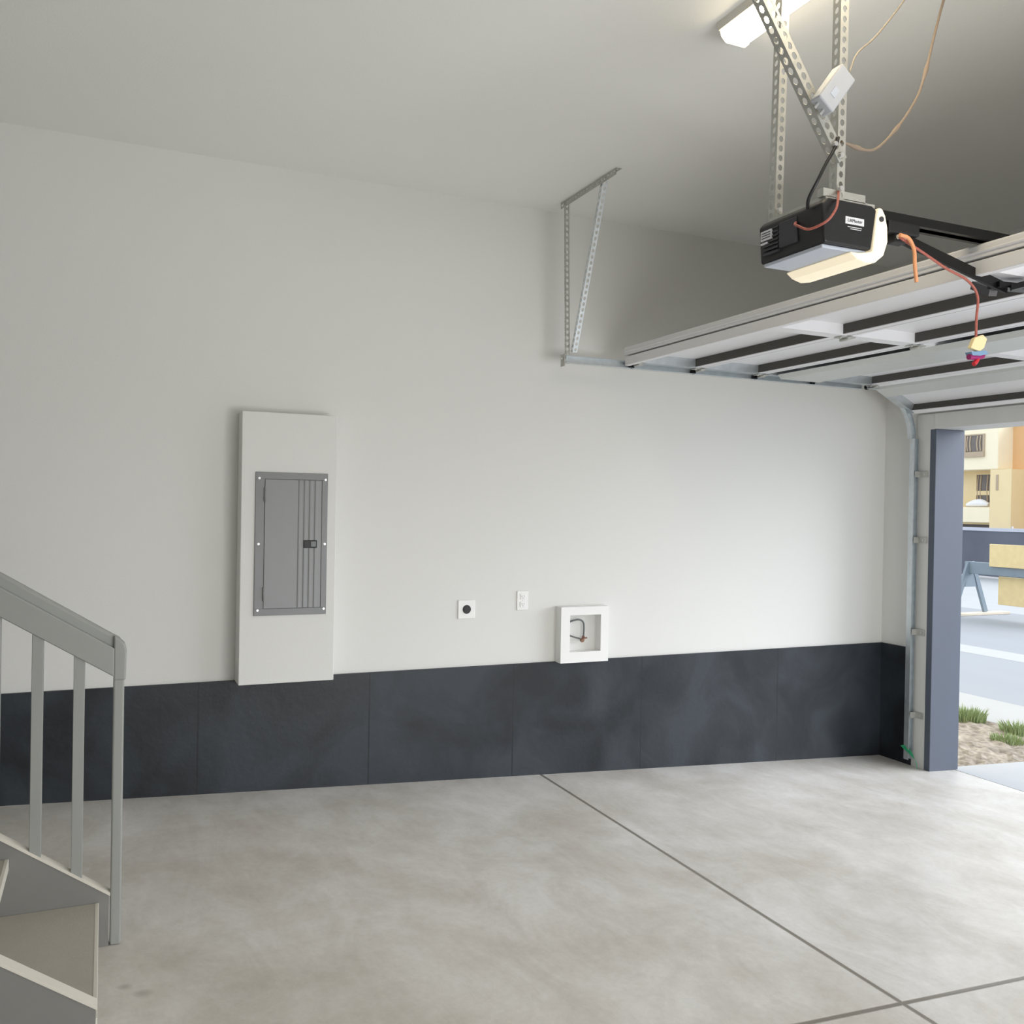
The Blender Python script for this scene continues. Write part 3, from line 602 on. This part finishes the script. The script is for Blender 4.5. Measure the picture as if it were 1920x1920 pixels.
# ------------------------------------------------------------------ cords and wires
bm = B(); tube(bm, [(2.045, -2.77, 2.085), (2.03, -2.775, 2.05), (1.995, -2.775, 1.995), (1.968, -2.77, 1.94), (1.962, -2.74, 1.895), (1.975, -2.72, 1.87)], .0055, 8)
tag(obj('power_cord', bm, 'black'), 'short black cord running from the hanger down into the opener', 'cord')
bm = B(); tube(bm, [(2.53, -2.75, 2.695), (2.50, -2.75, 2.62), (2.46, -2.75, 2.49), (2.435, -2.75, 2.40), (2.40, -2.75, 2.30), (2.345, -2.75, 2.215), (2.29, -2.75, 2.15), (2.225, -2.75, 2.09), (2.17, -2.75, 2.075), (2.075, -2.752, 2.083)], lambda u: .0042 + .0035 * max(0, math.sin(u * 22)) ** 6, 8)
tag(obj('cable', bm, 'wirew'), 'thick drooping beige cable from the ceiling to the hanger', 'cable')
bm = B(); tube(bm, [(2.40, -2.75, 2.695), (2.34, -2.75, 2.60), (2.27, -2.75, 2.51), (2.20, -2.75, 2.43), (2.12, -2.765, 2.36), (2.055, -2.80, 2.27)], .0028, 8)
tag(obj('cable', bm, 'wirep'), 'thin pale cable from the ceiling to the white plug-in box', 'cable')
bm = B(); tube(bm, [(2.06, -2.76, 1.925), (2.03, -2.79, 1.88), (2.01, -2.80, 1.845), (1.985, -2.79, 1.812), (1.965, -2.74, 1.80), (1.955, -2.70, 1.82), (1.97, -2.67, 1.835), (1.983, -2.66, 1.845)], .004, 8)
tag(obj('bell_wire', bm, 'redwire'), 'red and white twisted wire looping out of the back of the opener', 'wire')
bm = B(); tube(bm, [(2.36, -2.72, 1.842), (2.40, -2.72, 1.835), (2.425, -2.72, 1.80), (2.43, -2.72, 1.75), (2.45, -2.71, 1.70)], .0062, 8)
tag(obj('orange_cord', bm, 'orange'), 'short orange cord hanging beside the cream light lens', 'cord')
t = thing('release_cord', (2.80, -2.66, 1.50), 'emergency release cord draped over the opener arm with red handle and cream tag', 'release cord')
bm = B(); tube(bm, [(2.38, -2.70, 1.842), (2.50, -2.70, 1.80), (2.62, -2.68, 1.772), (2.74, -2.665, 1.748), (2.79, -2.665, 1.70), (2.793, -2.66, 1.62), (2.793, -2.66, 1.54)], .0045, 8); obj('rope', bm, 'redwire', t)
bm = B()
prism(bm, [(2.755, 1.515), (2.775, 1.552), (2.815, 1.566), (2.836, 1.553), (2.822, 1.520), (2.80, 1.505)], 1, -2.672, -2.655); obj('tag', bm, 'yellow', t, bevel=.003, label='cream paper tag')
bm = B(); prism(bm, [(2.752, 1.500), (2.825, 1.510), (2.838, 1.500), (2.80, 1.490), (2.76, 1.488)], 1, -2.676, -2.650); obj('tag_backing', bm, 'bluetag', t, label='blue strip')
bm = B(); tube(bm, [(2.753, -2.665, 1.483), (2.80, -2.665, 1.487), (2.822, -2.665, 1.493)], .010, 10); obj('handle', bm, 'maroon', t, label='magenta T handle')
bm = B(); tube(bm, [(2.800, -2.665, 1.487), (2.790, -2.665, 1.470), (2.778, -2.665, 1.460)], .008, 10); obj('handle_stem', bm, 'red', t, label='red stem')

# ------------------------------------------------------------------ ceiling lights
def ceiling_light(x, y0, y1, label, first=None):
    t = thing('ceiling_light', (x, (y0 + y1) / 2, CZ - .08), label, 'ceiling light')
    bm = B(); prism(bm, [(x - .085, CZ), (x + .085, CZ), (x + .075, CZ - .025), (x - .075, CZ - .025)], 1, y0, y1); obj('fixture_pan', bm, 'fixture', t)
    bm = B(); prism(bm, [(x - .062, CZ - .026), (x + .062, CZ - .026), (x + .056, CZ - .044), (x + .040, CZ - .058), (x - .040, CZ - .058), (x - .056, CZ - .044)], 1, y0 + .012, y1 - .012); obj('lens', bm, 'glow', t)
    for yy in (y0, y1):
        bm = B(); prism(bm, [(x - .070, CZ - .024), (x + .070, CZ - .024), (x + .062, CZ - .046), (x + .042, CZ - .063), (x - .042, CZ - .063), (x - .062, CZ - .046)], 1, yy - .001 if yy == y1 else yy - .001, yy + .012 if yy == y0 else yy + .001); obj('end_cap', bm, 'fixture', t)
    return t
ceiling_light(2.09, -3.42, -2.19, 'long warm fluorescent ceiling light behind the opener hanger')

# ------------------------------------------------------------------ staircase
t = thing('staircase', (-.8, -2.0, -S), 'grey painted wooden staircase with tan treads and baluster railing at the left', 'staircase')
YF, YN = -1.62, -2.40; run = .265; rise = .182; tz = [-.405 + rise * i for i in range(6)]; nx = [.0 - run * i for i in range(6)]
for i in range(6):
    xb = nx[i] - run - .034 if i < 5 else XB + .6
    bm = B(); box(bm, xb, nx[i] - .012, YN + .02, YF - .02, tz[i] - .035, tz[i]); tr = obj('tread', bm, 'tread', t)
    bm = B(); box(bm, nx[i] - .012, nx[i], YN + .02, YF - .02, tz[i] - .035, tz[i] + .001); obj('nosing', bm, 'edge', tr, bevel=.002)
    bm = B(); zb = fz(nx[i]) if i == 0 else tz[i - 1]
    box(bm, nx[i] - .05, nx[i] - .032, YN + .02, YF - .02, zb + .001, tz[i] - .035); obj('riser', bm, 'tread', t)
sl = .70
def capz(x): return -.375 - (x - .030) * sl
for yy, nm in ((YF, 'far'), (YN, 'near')):
    xe = .030 if nm == 'far' else -.004
    for k, (h0, h1, m, nn) in enumerate(((None, -.010, 'string', 'stringer'), (-.010, 0.0, 'edge', 'stringer_cap'))):
        bm = B(); w = .018 if k == 0 else .020
        xl = -1.33
        if k == 0:
            pr = [(xe, fz(xe) + .001), (xe, capz(xe) + h1), (xl, capz(xl) + h1), (xl, fz(xl) + .001)]
        else:
            pr = [(xe + .004, capz(xe + .004) + h0), (xe + .004, capz(xe + .004)), (xl, capz(xl)), (xl, capz(xl) + h0)]
        prism(bm, pr, 1, yy - w, yy + w); obj(nn, bm, m, t)
bm = B(); box(bm, XB + .6, -1.33, YN, YF, fz(-2) - .0, tz[5] - .036); obj('landing_base', bm, 'string', t)
# newel post, handrail, balusters
bm = B(); box(bm, .034, .068, YF - .017, YF + .020, fz(.06) + .001, .452); obj('newel_post', bm, 'rail', t, bevel=.006)
def rz(x): return .470 - (x - .064) * .625
xl = -1.33
bm = B(); prism(bm, [(.036, rz(.036) - .145), (.036, rz(.036) - .050), (xl, rz(xl) - .050), (xl, rz(xl) - .145)], 1, YF - .022, YF + .018); obj('rail_board', bm, 'rail', t, bevel=.004)
bm = B(); prism(bm, [(.050, rz(.050) - .060), (.058, rz(.050) - .012), (.030, rz(.040) - .002), (xl, rz(xl)), (xl, rz(xl) - .060)], 1, YF - .006, YF + .034); obj('handrail', bm, 'rail', t, bevel=.010)
bm = B(); prism(bm, [(.034, .33), (.072, .33), (.074, .43), (.068, .452), (.050, .470), (.034, .480)], 1, YF - .021, YF + .026); obj('post_cap', bm, 'rail', t, bevel=.006)
k = 0
while True:
    x = -.069 - .1225 * k
    if x < -1.3: break
    bm = B(); box(bm, x - .017, x + .017, YF - .016, YF + .016, capz(x) - .014, rz(x) - .115); obj('baluster', bm, 'rail', t, bevel=.002); k += 1

# ------------------------------------------------------------------ green leaf by the jamb
bm = B(); c = Vector((5.05, -.31, -.70)); n = 9; rows = []
for i in range(n + 1):
    u = i / n; w = .024 * math.sin(math.pi * min(1, u * 1.02)) ** .8 + .0005
    p = (5.04 + .03 * u, -.275 - .10 * u, -.672 - .075 * u + .010 * math.sin(u * 3)); 
    rows.append([bm.verts.new(V(p[0] + sx * w * .5, p[1] + sx * w * .35, p[2] + abs(sx) * w * .45 + sx * w * .55)) for sx in (-1, -.5, 0, .5, 1)])
for A, Bb in zip(rows, rows[1:]):
    for j in range(4): bm.faces.new([A[j], A[j + 1], Bb[j + 1], Bb[j]])
tube(bm, [(5.07, -.375, -.747), (5.072, -.385, -.77), (5.075, -.388, fz(5.07))], .002, 6)
bmesh.ops.solidify(bm, geom=bm.faces[:] if False else [f for f in bm.faces if len(f.verts) == 4 and not f.smooth], thickness=.001)
tag(obj('leaf', bm, 'green'), 'bright green leaf poking out beside the foot of the white door jamb', 'leaf')
